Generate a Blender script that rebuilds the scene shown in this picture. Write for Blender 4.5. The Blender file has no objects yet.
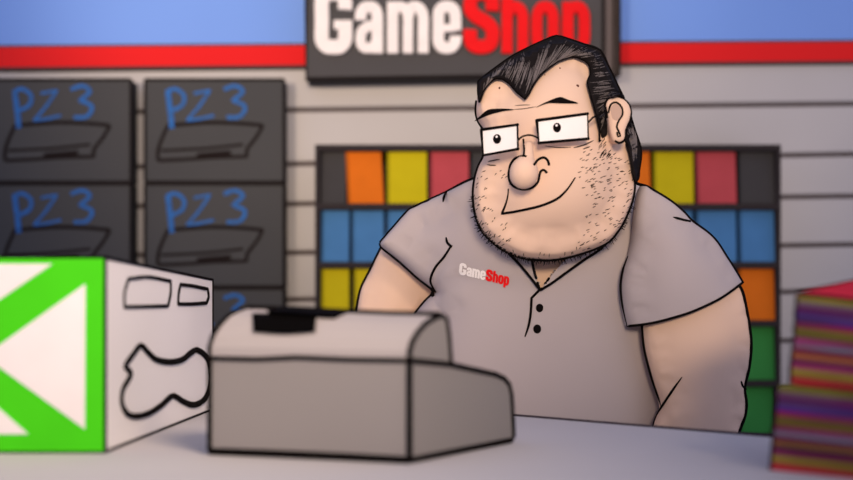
import bpy, bmesh, math, random
import numpy as np
from mathutils import Vector, Matrix
from mathutils.bvhtree import BVHTree
from mathutils.geometry import delaunay_2d_cdt

random.seed(7)
S = bpy.context.scene
COL = S.collection

# ------------------------------------------------------------ camera, world, lights
CAMZ = 1.2            # eye height of the camera, metres
F = 1000.0            # focal length in pixels of the 853 x 480 frame
CX, CY = 426.5, 324.0 # vanishing point: the horizon sits low in the frame
cd = bpy.data.cameras.new('camera')
cam = bpy.data.objects.new('camera', cd)
COL.objects.link(cam)
cam.location = (0, 0, CAMZ)
cam.rotation_euler = (math.pi / 2, 0, 0)
cd.sensor_width = 36
cd.lens = 36 * F / 853
cd.shift_y = (CY - 240) / 853
cd.clip_start = 0.05
cd.dof.use_dof = True
cd.dof.focus_distance = 1.385
cd.dof.aperture_fstop = 2.6
S.camera = cam

w = bpy.data.worlds.new('world')
S.world = w
w.use_nodes = True
w.node_tree.nodes['Background'].inputs[0].default_value = (0.70, 0.70, 0.97, 1)
w.node_tree.nodes['Background'].inputs[1].default_value = 0.55

def spot(name, loc, aim, power, color, radius, angle, blend=1.0):
    l = bpy.data.lights.new(name, 'SPOT')
    l.energy = power; l.color = color; l.shadow_soft_size = radius
    l.spot_size = math.radians(angle); l.spot_blend = blend
    o = bpy.data.objects.new(name, l); COL.objects.link(o)
    o.location = loc
    o.rotation_euler = (Vector(aim) - Vector(loc)).to_track_quat('-Z', 'Y').to_euler()
    return o
WARM = (1.0, 0.745, 0.52)
spot('added_spot', (-1.9, -2.10, 1.75), (-0.62, 2.01, 2.22), 500, WARM, 0.35, 23.6, .45)  # unseen spots added behind the camera to shape brightness and falloff
spot('added_spot', (0.0, -2.3, 1.85), (0.17, 3.08, 2.17), 430, WARM, 0.35, 32.4, .35)
spot('added_spot', (0.49, -0.16, 2.12), (-0.50, 1.0, 1.2), 118, WARM, 0.25, 50)  # also added: lifts the carton and the left of the counter

S.view_settings.view_transform = 'Standard'
S.view_settings.look = 'None'
S.view_settings.gamma = 1
S.view_settings.exposure = 0
S.cycles.max_bounces = 4

# ------------------------------------------------------------ helpers
def P(px, py, d):
    """the point at distance d (metres in front of the camera) seen at px, py"""
    return Vector(((px - CX) / F * d, d, CAMZ + (CY - py) / F * d))

def lin(c):
    return tuple((v / 255 / 12.92) if v / 255 <= 0.04045 else ((v / 255 + 0.055) / 1.055) ** 2.4 for v in c)

MATS = {}
def mat(name, rgb, rgb2=None, scale=20.0, stretch=(1, 1, 1), rough=0.9, spec=0.05, amount=0.5):
    if name in MATS: return MATS[name]
    m = bpy.data.materials.new(name); m.use_nodes = True
    nt = m.node_tree; b = nt.nodes['Principled BSDF']
    b.inputs['Roughness'].default_value = rough
    b.inputs['Specular IOR Level'].default_value = spec
    if rgb2 is None: rgb2 = tuple(v * 0.965 for v in rgb)
    tc = nt.nodes.new('ShaderNodeTexCoord'); mp = nt.nodes.new('ShaderNodeMapping')
    mp.inputs['Scale'].default_value = stretch
    nz = nt.nodes.new('ShaderNodeTexNoise'); nz.inputs['Scale'].default_value = scale
    rp = nt.nodes.new('ShaderNodeValToRGB')
    rp.color_ramp.elements[0].position = 0.5 - amount / 2; rp.color_ramp.elements[1].position = 0.5 + amount / 2
    rp.color_ramp.elements[0].color = (*lin(rgb), 1); rp.color_ramp.elements[1].color = (*lin(rgb2), 1)
    nt.links.new(tc.outputs['Object'], mp.inputs['Vector']); nt.links.new(mp.outputs[0], nz.inputs['Vector'])
    nt.links.new(nz.outputs['Fac'], rp.inputs['Fac']); nt.links.new(rp.outputs[0], b.inputs['Base Color'])
    MATS[name] = m
    return m

INK = mat('ink', (16, 13, 13))
SOFT_INK = mat('soft_ink', (36, 31, 31))
SKIN = mat('skin', (242, 211, 188), scale=8)
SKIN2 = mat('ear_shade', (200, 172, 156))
SHIRT = mat('shirt_cloth', (190, 182, 184), scale=6)
WHITE = mat('warm_white', (255, 252, 250))
BLACK = mat('black_plastic', (5, 4, 4))

def new_obj(name, verts, faces, m, parent=None, smooth=False):
    me = bpy.data.meshes.new(name)
    me.from_pydata([tuple(v) for v in verts], [], faces)
    me.validate()
    bm = bmesh.new(); bm.from_mesh(me); bmesh.ops.recalc_face_normals(bm, faces=bm.faces); bm.to_mesh(me); bm.free()
    if smooth:
        for p in me.polygons: p.use_smooth = True
    o = bpy.data.objects.new(name, me)
    me.materials.append(m)
    COL.objects.link(o)
    if parent is not None:
        o.parent = parent
        o.matrix_parent_inverse = world(parent).inverted()
    return o

def world(o):
    m = o.matrix_basis.copy()
    if o.parent is not None:
        m = world(o.parent) @ o.matrix_parent_inverse @ m
    return m

def empty(name, loc=(0, 0, 0), rz=0):
    o = bpy.data.objects.new(name, None); COL.objects.link(o)
    o.location = loc; o.rotation_euler = (0, 0, rz); o.empty_display_size = 0.05
    return o

def tag(o, label=None, cat=None, group=None, kind=None):
    if label: o['label'] = label
    if cat: o['category'] = cat
    if group: o['group'] = group
    if kind: o['kind'] = kind
    return o

class G:
    """collects geometry"""
    def __init__(s): s.v = []; s.f = []
    def add(s, v, f):
        n = len(s.v); s.v += [Vector(q) for q in v]; s.f += [tuple(i + n for i in q) for q in f]; return s
    def box(s, x0, x1, y0, y1, z0, z1):
        v = [(x0,y0,z0),(x1,y0,z0),(x1,y1,z0),(x0,y1,z0),(x0,y0,z1),(x1,y0,z1),(x1,y1,z1),(x0,y1,z1)]
        return s.add(v, [(0,3,2,1),(4,5,6,7),(0,1,5,4),(1,2,6,5),(2,3,7,6),(3,0,4,7)])
    def prism(s, bottom, top):
        n = len(bottom)
        f = [tuple(range(n - 1, -1, -1)), tuple(range(n, 2 * n))]
        f += [(i, (i + 1) % n, n + (i + 1) % n, n + i) for i in range(n)]
        return s.add(list(bottom) + list(top), f)
    def tube(s, pts, r, sides=7, closed=False, caps=True, flat=1.0):
        pts = [Vector(p) for p in pts]
        q = [pts[0]]
        rr = r if hasattr(r, '__len__') else [r] * len(pts)
        rs = [rr[0]]
        for p, x in zip(pts[1:], rr[1:]):
            if (p - q[-1]).length > 1e-5: q.append(p); rs.append(x)
        if closed and (q[0] - q[-1]).length < 1e-5: q.pop(); rs.pop()
        n = len(q)
        if n < 2: return s
        v = []; up = Vector((0, 1, 0.01))
        for i in range(n):
            a = q[i - 1] if (i > 0 or closed) else q[i]
            b = q[(i + 1) % n] if (i < n - 1 or closed) else q[i]
            t = (b - a)
            if t.length < 1e-7: t = Vector((1, 0, 0))
            t.normalize()
            u = up - t * up.dot(t)
            if u.length < 0.05: u = Vector((1, 0, 0)) - t * t.x
            u.normalize(); w_ = t.cross(u)
            for k in range(sides):
                an = 2 * math.pi * k / sides
                v.append(q[i] + (u * math.cos(an) * flat + w_ * math.sin(an)) * rs[i])
        f = []
        m = n if closed else n - 1
        for i in range(m):
            j = (i + 1) % n
            for k in range(sides):
                l = (k + 1) % sides
                f.append((i * sides + k, i * sides + l, j * sides + l, j * sides + k))
        if caps and not closed:
            f.append(tuple(range(sides - 1, -1, -1))); f.append(tuple((n - 1) * sides + k for k in range(sides)))
        return s.add(v, f)
    def ball(s, c, r, seg=12, ring=8):
        c = Vector(c); r = Vector(r) if hasattr(r, '__len__') else Vector((r, r, r))
        v = [c + Vector((0, 0, r.z))]
        for i in range(1, ring):
            a = math.pi * i / ring
            for k in range(seg):
                b = 2 * math.pi * k / seg
                v.append(c + Vector((r.x * math.sin(a) * math.cos(b), r.y * math.sin(a) * math.sin(b), r.z * math.cos(a))))
        v.append(c - Vector((0, 0, r.z)))
        f = [(0, 1 + k, 1 + (k + 1) % seg) for k in range(seg)]
        for i in range(ring - 2):
            for k in range(seg):
                f.append((1 + i * seg + k, 1 + (i + 1) * seg + k, 1 + (i + 1) * seg + (k + 1) % seg, 1 + i * seg + (k + 1) % seg))
        e = len(v) - 1; b0 = 1 + (ring - 2) * seg
        f += [(e, b0 + (k + 1) % seg, b0 + k) for k in range(seg)]
        return s.add(v, f)
    def make(s, name, m, parent=None, smooth=False):
        return new_obj(name, s.v, s.f, m, parent, smooth)

def sm(pts, step=3.0, closed=False):
    """smooth 2D polyline through the points; a doubled point is a sharp corner"""
    pts = [tuple(map(float, p)) for p in pts]
    n = len(pts)
    out = []
    segs = n if closed else n - 1
    def g(i):
        return pts[i % n] if closed else pts[max(0, min(n - 1, i))]
    for i in range(segs):
        p0, p1, p2, p3 = map(np.array, (g(i - 1), g(i), g(i + 1), g(i + 2)))
        L = float(np.linalg.norm(p2 - p1))
        if L < 1e-6: continue
        k = max(1, int(math.ceil(L / step)))
        t1 = (p2 - p0) / 2; t2 = (p3 - p1) / 2
        for t1_, ref in ((t1, p0), (t2, p3)): pass
        def lim(t):
            l = float(np.linalg.norm(t)); return t * (L / l) if l > L else t
        t1 = lim(t1); t2 = lim(t2)
        if np.allclose(p0, p1): t1 = (p2 - p1) * 0.6
        if np.allclose(p2, p3): t2 = (p2 - p1) * 0.6
        for j in range(k):
            t = j / k
            h = (2*t**3-3*t*t+1)*p1 + (t**3-2*t*t+t)*t1 + (-2*t**3+3*t*t)*p2 + (t**3-t*t)*t2
            out.append((float(h[0]), float(h[1])))
    if not closed: out.append(pts[-1])
    return out

def dist_to(poly, q):
    a = np.array(poly); b = np.roll(a, -1, axis=0); d = b - a
    L2 = (d ** 2).sum(1) + 1e-12
    q = np.array(q).reshape(-1, 1, 2)
    t = np.clip(((q - a) * d).sum(2) / L2, 0, 1)
    c = a + t[..., None] * d
    return np.sqrt(((q - c) ** 2).sum(2)).min(1)

def inside(poly, q):
    a = np.array(poly); b = np.roll(a, -1, axis=0)
    q = np.array(q); x = q[:, 0:1]; y = q[:, 1:2]
    c = ((a[:, 1] > y) != (b[:, 1] > y)) & (x < (b[:, 0] - a[:, 0]) * (y - a[:, 1]) / (b[:, 1] - a[:, 1] + 1e-12) + a[:, 0])
    return (c.sum(1) % 2) == 1

def fill2d(poly, step, rings=(), cons=()):
    """triangulates a 2D outline; returns verts, tris, distance from the outline"""
    n = len(poly); pts = list(poly)
    a = np.array(poly)
    cand = []
    x0, y0 = a.min(0); x1, y1 = a.max(0)
    row = 0; y = y0
    while y < y1:
        x = x0 + (step / 2 if row % 2 else 0)
        while x < x1: cand.append((x, y)); x += step
        y += step * 0.866; row += 1
    if cand:
        c = np.array(cand); k = inside(poly, c); c = c[k]
        if len(c):
            d = dist_to(poly, c); mn = max([0.6 * step] + [r + 0.5 * step for r in rings]); c = c[d > mn]
            pts += [tuple(q) for q in c]
    if rings:
        area = 0.5 * float((a[:, 0] * np.roll(a[:, 1], -1) - a[:, 1] * np.roll(a[:, 0], -1)).sum())
        t = np.roll(a, -1, axis=0) - np.roll(a, 1, axis=0); t /= (np.linalg.norm(t, axis=1)[:, None] + 1e-9)
        nr = np.stack([-t[:, 1], t[:, 0]], 1) * (1 if area > 0 else -1)
        for e in rings:
            q = a + nr * e
            ok = inside(poly, q) & (dist_to(poly, q) > 0.93 * e)
            pts += [tuple(v) for v in q[ok]]
    ed_ = [(i, (i + 1) % n) for i in range(n)]
    for cpl in cons:
        cp = np.array(cpl)
        far = [q for q in pts[n:] if np.sqrt(((cp - np.array(q)) ** 2).sum(1)).min() > 1.2]
        pts = pts[:n] + far
    for cpl in cons:
        b0 = len(pts); pts += list(cpl); ed_ += [(b0 + i, b0 + i + 1) for i in range(len(cpl) - 1)]
    r = delaunay_2d_cdt([Vector(p) for p in pts], ed_, [], 1, 1e-7)
    v = [(p.x, p.y) for p in r[0]]; f = [tuple(t) for t in r[2]]
    d = dist_to(poly, v)
    return v, f, d

def inflate(pxpoly, D, Tf, Tb, R, step=7.0, inset=0.0, flip=False, lines=3.0, smooth_it=40, bow=None, cons=()):
    """a rounded solid whose outline is the traced outline, standing at distance D:
    Tf is its half thickness to the front, Tb to the back, R the radius of its rounding (all metres)"""
    k = F / D
    poly = sm(pxpoly, lines, True)
    if inset:
        a = np.array(poly)
        area = 0.5 * float((a[:, 0] * np.roll(a[:, 1], -1) - a[:, 1] * np.roll(a[:, 0], -1)).sum())
        t = np.roll(a, -1, axis=0) - np.roll(a, 1, axis=0); t /= (np.linalg.norm(t, axis=1)[:, None] + 1e-9)
        nr = np.stack([-t[:, 1], t[:, 0]], 1) * (1 if area > 0 else -1)
        q = a + nr * inset; ok = dist_to(poly, q) > 0.9 * inset
        poly = [tuple(v) for v in q[ok]]
    Rp = R * k
    v, f, d = fill2d(poly, step, rings=(Rp * 0.012 + .3, Rp * 0.05 + .8, Rp * 0.12 + 1.5, Rp * .24 + 2), cons=cons)
    u = 1 - (1 - np.clip(d / Rp, 0, 1)) ** 2
    rim = d < 1e-3
    e = set()
    for t in f:
        for i in range(3): e.add((min(t[i], t[(i+1)%3]), max(t[i], t[(i+1)%3])))
    e = np.array(list(e)); cnt = np.zeros(len(v)); np.add.at(cnt, e[:, 0], 1); np.add.at(cnt, e[:, 1], 1)
    near = d < Rp * .12
    for _ in range(smooth_it):
        s_ = np.zeros(len(v)); np.add.at(s_, e[:, 0], u[e[:, 1]]); np.add.at(s_, e[:, 1], u[e[:, 0]])
        un = s_ / np.maximum(cnt, 1)
        u = np.where(near, u, 0.4 * u + 0.6 * un)
    h = np.sqrt(np.clip(u, 0, 1)); h[rim] = 0
    g = G(); idx_f = {}; idx_b = {}
    for i, (x, y) in enumerate(v):
        p = P(x, y, D)
        off = bow(x, y) if bow else 0
        idx_f[i] = len(g.v); g.v.append(p + Vector((0, off - Tf * h[i], 0)))
        if rim[i]: idx_b[i] = idx_f[i]
        else: idx_b[i] = len(g.v); g.v.append(p + Vector((0, off + Tb * h[i], 0)))
    for t in f:
        g.f.append(tuple(idx_f[i] for i in t)); g.f.append(tuple(idx_b[i] for i in reversed(t)))
    return g

def bvh_of(*objs):
    v = []; f = []
    for o in objs:
        m = world(o); n = len(v)
        v += [m @ q.co for q in o.data.vertices]; f += [tuple(i + n for i in p.vertices) for p in o.data.polygons]
    return BVHTree.FromPolygons(v, f)

CAM = Vector((0, 0, CAMZ))
def hit(b, px, py, fallback=None, lift=0.0):
    d = P(px, py, 1.0) - CAM; d.normalize()
    h = b.ray_cast(CAM, d)
    if h[0] is None:
        return None if fallback is None else P(px, py, fallback)
    return h[0] - d * lift

def trace(g, b, pts, rpx, fallback=None, taper=(1, 1), closed=False, step=2.5, lift=0.0003, sides=7, flat=1.0):
    """a drawn line lying on the surface of b"""
    q = sm(pts, step, closed); w_ = []; last = None
    for x, y in q:
        h = hit(b, x, y, None, lift)
        if h is None: h = P(x, y, last if last else (fallback or 1.4))
        last = h.y; w_.append(h)
    n = len(w_); r = []
    for i, p in enumerate(w_):
        t = i / max(1, n - 1)
        k = min(1, (taper[0] + (1 - taper[0]) * min(1, t / .25))) * min(1, (taper[1] + (1 - taper[1]) * min(1, (1 - t) / .25)))
        r.append(rpx * k * p.y / F)
    g.tube(w_, r, sides, closed, flat=flat)
    return g

def rimline(g, pts, D, rpx, closed=False, taper=(1, 1), step=3.0):
    q = sm(pts, step, closed); n = len(q)
    r = []
    for i in range(n):
        t = i / max(1, n - 1)
        k = min(1, (taper[0] + (1 - taper[0]) * min(1, t / .2))) * min(1, (taper[1] + (1 - taper[1]) * min(1, (1 - t) / .2)))
        r.append(rpx * k * D / F)
    g.tube([P(x, y, D) for x, y in q], r, 7, closed)
    return g

def silh(g, b, pts, D, rpx, taper=(1, 1), step=3.0, side=1, reach=5.0):
    """an ink line along the visible edge of the part of b that lies around distance D"""
    q = sm(pts, step); n = len(q); w_ = []; last = D
    for i, (x, y) in enumerate(q):
        a = q[max(0, i - 1)]; c = q[min(n - 1, i + 1)]
        tx, ty = c[0] - a[0], c[1] - a[1]; l = math.hypot(tx, ty) or 1
        nx, ny = ty / l * side, -tx / l * side
        got = None; e = reach
        while e > -4:
            h = hit(b, x + nx * e, y + ny * e)
            if h is not None and h.y < D + .03: got = (e, h); break
            e -= .25
        if got is None: w_.append(P(x, y, last)); continue
        last = got[1].y; w_.append(P(x + nx * (got[0] + .2), y + ny * (got[0] + .2), last - .003))
    # even out the line
    for _ in range(2):
        w_ = [w_[0]] + [(w_[i - 1] + w_[i] * 2 + w_[i + 1]) / 4 for i in range(1, n - 1)] + [w_[-1]]
    r = []
    for i in range(n):
        t = i / max(1, n - 1)
        k = min(1, (taper[0] + (1 - taper[0]) * min(1, t / .2))) * min(1, (taper[1] + (1 - taper[1]) * min(1, (1 - t) / .2)))
        r.append(rpx * 1.2 * k * D / F)
    g.tube(w_, r, 7)
    return g

def patch(g, b, poly, lift=0.0012, step=4.0, smoothed=True, fallback=1.4, lines=2.0):
    """a filled mark with a little thickness lying on the surface of b"""
    pl = sm(poly, lines, True) if smoothed else list(poly)
    v, f, d = fill2d(pl, step)
    n = len(v); last = fallback
    fr = []; bk = []
    for x, y in v:
        h = hit(b, x, y, None, lift)
        if h is None: h = P(x, y, last)
        last = h.y; fr.append(h); bk.append(h + (h - CAM).normalized() * lift * 1.2)
    rimv = [i for i in range(n) if d[i] < 1e-3]
    g0 = len(g.v); g.v += fr + bk
    for t in f:
        g.f.append(tuple(g0 + i for i in t)); g.f.append(tuple(g0 + n + i for i in reversed(t)))
    ec = {}
    for t in f:
        for i in range(3):
            k = (t[i], t[(i + 1) % 3]); ec[k] = 1
    for (a, c) in list(ec):
        if (c, a) not in ec: g.f.append((g0 + a, g0 + n + a, g0 + n + c, g0 + c))
    return g

def strip(pts, wd, closed=False):
    """outline quads of a stroke of width wd along pts (2D)"""
    n = len(pts); L = []; R = []
    for i in range(n):
        a = pts[i - 1] if (i > 0 or closed) else pts[i]
        b = pts[(i + 1) % n] if (i < n - 1 or closed) else pts[i]
        dx, dy = b[0] - a[0], b[1] - a[1]; l = math.hypot(dx, dy) or 1
        nx, ny = -dy / l * wd / 2, dx / l * wd / 2
        L.append((pts[i][0] + nx, pts[i][1] + ny)); R.append((pts[i][0] - nx, pts[i][1] - ny))
    return L, R

# heavy condensed letters: strokes (points, width, closed) in units of the capital height
Wd = 0.165
LET = {
 'G': (0.59, [([(.47,.66),(.47,.80),(.40,.895),(.295,.905),(.19,.895),(.115,.80),(.115,.5),(.115,.2),(.19,.105),(.295,.095),(.40,.105),(.47,.2),(.475,.36),(.475,.47)], .215, False), ([(.30,.43),(.58,.43)], .13, False)]),
 'a': (0.43, [([(.09,.50),(.095,.60),(.14,.685),(.215,.695),(.29,.685),(.335,.6),(.34,.3),(.34,0)], .17, False), ([(.34,.40),(.22,.41),(.11,.33),(.09,.2),(.12,.10),(.2,.075),(.27,.10),(.33,.16)], .15, False)]),
 'm': (0.65, [([(.09,0),(.09,.775)], .17, False), ([(.09,.55),(.13,.68),(.21,.70),(.29,.66),(.325,.55),(.325,.3),(.325,0)], .155, False), ([(.325,.55),(.37,.68),(.44,.70),(.52,.66),(.56,.55),(.56,.3),(.56,0)], .165, False)]),
 'e': (0.43, [([(.10,.38),(.34,.38)], .11, False), ([(.345,.345),(.345,.50),(.335,.62),(.285,.69),(.215,.70),(.145,.69),(.095,.62),(.09,.4),(.09,.18),(.145,.09),(.215,.08),(.285,.09),(.34,.17),(.345,.26)], .17, False)]),
 'S': (0.56, [([(.45,.64),(.45,.76),(.41,.87),(.28,.905),(.15,.87),(.11,.76),(.12,.65),(.20,.56),(.34,.48),(.44,.38),(.455,.25),(.41,.13),(.28,.095),(.15,.13),(.11,.24),(.11,.36)], .205, False)]),
 'h': (0.43, [([(.09,0),(.09,1)], .17, False), ([(.09,.55),(.14,.68),(.22,.70),(.30,.66),(.34,.55),(.34,.3),(.34,0)], .17, False)]),
 'o': (0.43, [([(.09,.2),(.145,.095),(.215,.08),(.285,.095),(.34,.2),(.34,.58),(.285,.685),(.215,.70),(.145,.685),(.09,.58)], .17, True)]),
 'p': (0.43, [([(.09,-.22),(.09,.775)], .17, False), ([(.09,.2),(.145,.095),(.215,.08),(.285,.095),(.34,.2),(.34,.58),(.285,.685),(.215,.70),(.145,.685),(.09,.58)], .17, True)]),
}
def word(text, gap=0.035):
    x = 0; out = []
    for c in text:
        wd, st = LET[c]; out.append((c, x, st)); x += wd + gap
    return out, x - gap

# ------------------------------------------------------------ the setting
WALLD = 3.0
FLOOR_W = (2.6, 3.3)
fl = G().box(-3.2, 3.2, -0.6, WALLD + .1, -0.06, 0).make('floor', mat('floor_tiles', (150, 140, 138), scale=5)); tag(fl, kind='structure')

WALLM = mat('wall_slats', (202, 202, 203), scale=3)
wb = G().box(-3.2, 3.2, WALLD + .012, WALLD + .10, 0, 3.0).make('wall_back', mat('groove_grey', (98, 90, 90))); tag(wb, kind='structure')
g = G()
gro = [(70, 62), (113, 103.5), (169, 154), (208, 196), (257, 244.5), (304, 291), (350, 340), (395, 388), (440, 435), (486, 482), (532, 529), (579, 576), (625, 623), (671, 670), (722, 722)]
def zw(yl, yr, x): return max(0, P(0, yl + (yr - yl) * (CX + x / WALLD * F) / 853, WALLD).z)
for (al, ar), (bl_, br_) in zip(gro[:-1], gro[1:]):
    v = []
    for e, y in ((.003, 0), (0, .012)):
        v += [(-3.2, WALLD + y, zw(bl_ - 1.9, br_ - 1.9, -3.2) + e), (3.2, WALLD + y, zw(bl_ - 1.9, br_ - 1.9, 3.2) + e),
              (3.2, WALLD + y, zw(al + 1.9, ar + 1.9, 3.2) - e), (-3.2, WALLD + y, zw(al + 1.9, ar + 1.9, -3.2) - e)]
    g.add(v, [(0, 1, 2, 3), (0, 4, 5, 1), (3, 2, 6, 7)])
o = g.make('wall_slats', WALLM); o.name = 'wall_back_slats'; tag(o, kind='structure')
def wall_band(y0l, y0r, y1l, y1r, da, db):
    """a band across the wall between two lines, each given by its height at the left and right of the frame"""
    def zz(yl, yr, x): px = CX + x / WALLD * F; return P(0, yl + (yr - yl) * px / 853, WALLD).z
    X0, X1 = -3.2, 3.2
    a = [(X0, zz(y1l, y1r, X0)), (X1, zz(y1l, y1r, X1)), (X1, zz(y0l, y0r, X1)), (X0, zz(y0l, y0r, X0))]
    return G().prism([(x, WALLD - da, z) for x, z in a], [(x, WALLD - db, z) for x, z in a])
o = wall_band(-510, -510, 48.5, 41.5, .006, -.012).make('wall_upper', mat('blue_paint', (130, 174, 255), scale=2)); tag(o, kind='structure')
o = wall_band(49, 43.5, 68.5, 62, .016, .006).make('trim_1', mat('red_paint', (238, 44, 46), scale=2)); tag(o, kind='structure')
g = wall_band(68.5, 62, 70.5, 64, .014, 0); g2_ = wall_band(46.5, 41, 49, 43.5, .014, .006); g.add(g2_.v, g2_.f)
o = g.make('trim_2', mat('trim_dark', (96, 74, 78))); tag(o, kind='structure')

# counter: its rear edge runs at an angle, away to the left
CT = CAMZ - 0.115
def redge(x): return 1.25 - 0.975 * (x - 0.112)
g = G()
L_, R_, FR = -1.15, 0.80, 0.42
top = [(L_, FR), (R_, FR), (R_, redge(R_)), (L_, redge(L_))]
cnt_e = empty('shop_counter', (0, .8, 0)); tag(cnt_e, 'long pale grey shop counter with a straight angled rear edge', 'counter')
g.prism([(x, y, CT - .03) for x, y in top], [(x, y, CT) for x, y in top])
g.make('worktop', mat('counter_top', (196, 195, 197), scale=3), cnt_e)
cb = [(L_ + .05, FR + .05), (R_ - .05, FR + .05), (R_ - .05, redge(R_) - .03), (L_ + .05, redge(L_) - .12)]
G().prism([(x, y, 0) for x, y in cb], [(x, y, CT - .03) for x, y in cb]).make('counter_body', mat('counter_body', (150, 140, 142)), cnt_e)
g = G(); g.tube([(L_, redge(L_), CT - .001), (R_, redge(R_), CT - .001)], .0034, 8)
g.make('edge_strip', mat('edge_grey', (70, 64, 68)), cnt_e)

# ------------------------------------------------------------ big sign on the wall
sg = empty('shop_sign', P(462, 40, 2.9)); tag(sg, 'dark grey wall sign with big pale and red letters reading GameShop', 'sign')
SD = 2.90
def q3(x, y, d): return P(x, y, d)
g = G()
fr = [(306, 79), (603, 74.5), (603, -34), (306, -34)]
g.prism([q3(x, y, SD) for x, y in fr], [q3(x, y, SD) + Vector((0, .09, 0)) for x, y in fr]); g.make('sign_panel', mat('sign_grey', (84, 84, 86), scale=3), sg)
g = G(); fr = [(603, 74.5), (619, 76), (619, -34), (603, -34)]
g.prism([q3(x, y, SD) + Vector((0, 0.004, 0)) for x, y in fr], [q3(x, y, SD) + Vector((0, .09, 0)) for x, y in fr]); g.make('side_casing', mat('sign_side', (112, 104, 103)), sg)
g = G()
for pl, r in (([(306, -34), (306, 79), (603, 74.5), (619, 76), (619, -34)], 2.0), ([(603.5, -34), (603.5, 74)], 1.8), ([(614, -34), (614, 74)], 1.2)):
    g.tube([q3(x, y, SD - .002) for x, y in pl], r * SD / F, 6)
g.make('sign_edging', SOFT_INK, sg)
LX = {0: (315, 353), 1: (355, 383.5), 2: (387, 429), 3: (432.5, 461), 4: (463, 499), 5: (501, 528), 6: (531, 558), 7: (561.5, 589)}
PINK = mat('letter_cream', (255, 252, 250)); REDL = mat('letter_red', (242, 34, 38))
wl, tot = word('GameShop')
for i, (c, x0, st) in enumerate(wl):
    a, b = LX[i]; wd = LET[c][0]; sx = (b - a) / wd; sy = 66.0
    g = G(); lay = 0
    for pts, sw, cl in st:
        pp = sm([(p[0], p[1]) for p in pts], .05, cl)
        Lq, Rq = strip(pp, sw, cl)
        n = len(pp); y0 = SD - .002; y1 = SD - .016 - .001 * lay; lay += 1
        def W(p, yy): return P(a + p[0] * sx, 54.5 - p[1] * sy, SD) + Vector((0, yy - SD, 0))
        m = n if cl else n - 1
        v = [W(p, y1) for p in Lq] + [W(p, y1) for p in Rq] + [W(p, y0) for p in Lq] + [W(p, y0) for p in Rq]
        f = []
        for k in range(m):
            j = (k + 1) % n
            f += [(k, j, n + j, n + k), (2*n + k, 2*n + j, j, k), (n + k, n + j, 3*n + j, 3*n + k)]
        if not cl: f += [(0, n, 3*n, 2*n), (n - 1, 3*n - 1, 4*n - 1, 2*n - 1)]
        g.add(v, f)
    o = g.make('letter', PINK if i < 4 else REDL, sg)
    o['label'] = ('cream' if i < 4 else 'red') + ' raised letter ' + c

# ------------------------------------------------------------ console boxes on the left wall
BOXM = mat('box_charcoal', (78, 80, 82), scale=4); BLUE = mat('marker_blue', (54, 116, 194), (58, 102, 164), scale=60)
BD = 2.93
def console_box(x0, y0, label):
    bx0 = P(x0, y0, BD); bx1 = P(x0 + 139, y0 + 102.5, BD)
    r = empty('console_box', ((bx0.x + bx1.x) / 2, BD + .033, bx1.z))
    tag(r, label, 'box', 'black console boxes stacked by the wall')
    G().box(bx0.x, bx1.x, BD, BD + .065, bx1.z, bx0.z).make('carton', BOXM, r)
    g = G(); k = BD / F
    for a, b in (((x0, y0), (x0 + 139, y0)), ((x0 + 139, y0), (x0 + 139, y0 + 102.5)), ((x0 + 139, y0 + 102.5), (x0, y0 + 102.5)), ((x0, y0 + 102.5), (x0, y0))):
        g.tube([P(*a, BD - .001), P(*b, BD - .001)], 1.5 * k, 6)
    g.make('edge_outline', SOFT_INK, r)
    def T(pts): return [P(x0 + 8 + x, y0 - 80 + y, BD - .0005) for x, y in sm(pts, 3)]
    g = G(); g.tube(T([(15, 93), (16.5, 105), (18, 117), (19, 129)]), 3.0 * k, 6, flat=.3)
    g.tube(T([(13, 93), (22, 89.5), (31, 96), (29, 106), (17, 112)]), 2.3 * k, 6, flat=.3)
    g.make('letter', BLUE, r)
    g = G(); g.tube(T([(41, 94), (57, 91), (57, 91), (46, 107), (34, 121), (34, 121), (48, 119), (61, 116)]), 1.6 * k, 6, flat=.3)
    g.make('letter', BLUE, r)
    g = G(); g.tube(T([(71, 90), (82, 86.5), (90, 92), (80, 101), (80, 101), (92, 107), (87, 117), (74, 118)]), 2.3 * k, 6, flat=.3)
    g.make('numeral', BLUE, r)
    g = G()
    for pl, rr in (([(15, 126), (57, 123), (90, 124), (110, 126)], 2.2), ([(110, 126), (103, 138), (94, 150), (94, 157)], 2.0), ([(15, 126), (9, 139), (5, 151), (5, 161)], 2.0),
                   ([(5, 161), (30, 160), (60, 158), (94, 157)], 2.0), ([(8, 151), (50, 149), (90, 145)], 1.6), ([(44, 156), (60, 154.5), (78, 153)], 2.6)):
        g.tube(T(pl), rr * k, 6, flat=.3)
    g.make('console_drawing', SOFT_INK, r)
    return r
console_box(-8, 79.5, 'black PZ3 console box at the top left corner of the stacks')
console_box(145, 79.5, 'black PZ3 console box on top of the stack nearer the coloured shelves')
console_box(-8, 184, 'black PZ3 console box just above the green and white box, in the outer left stack')
console_box(145, 184, 'black PZ3 console box second from top in the stack nearer the coloured shelves')
console_box(145, 288.5, 'black PZ3 console box lowest in view, its blue 3 above the cash register')
console_box(-8, 288.5, 'black PZ3 console box hidden behind the green and white box')
zt = P(0, 391, BD).z
cb = empty('stock_cabinet', (P(69, 0, BD).x, BD + .1, 0)); tag(cb, 'low grey cabinet carrying the stacked console boxes', 'cabinet')
xa, xb = P(-10, 0, BD).x, P(286, 0, BD).x
G().box(xa, xb, BD - .01, WALLD - .002, 0, zt - .001).make('carcass', mat('cabinet_grey', (110, 102, 102)), cb)
G().box(xa + .01, (xa + xb) / 2 - .005, BD - .03, BD - .01, .05, zt - .03).make('door', mat('cabinet_door', (125, 117, 117)), cb)
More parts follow.
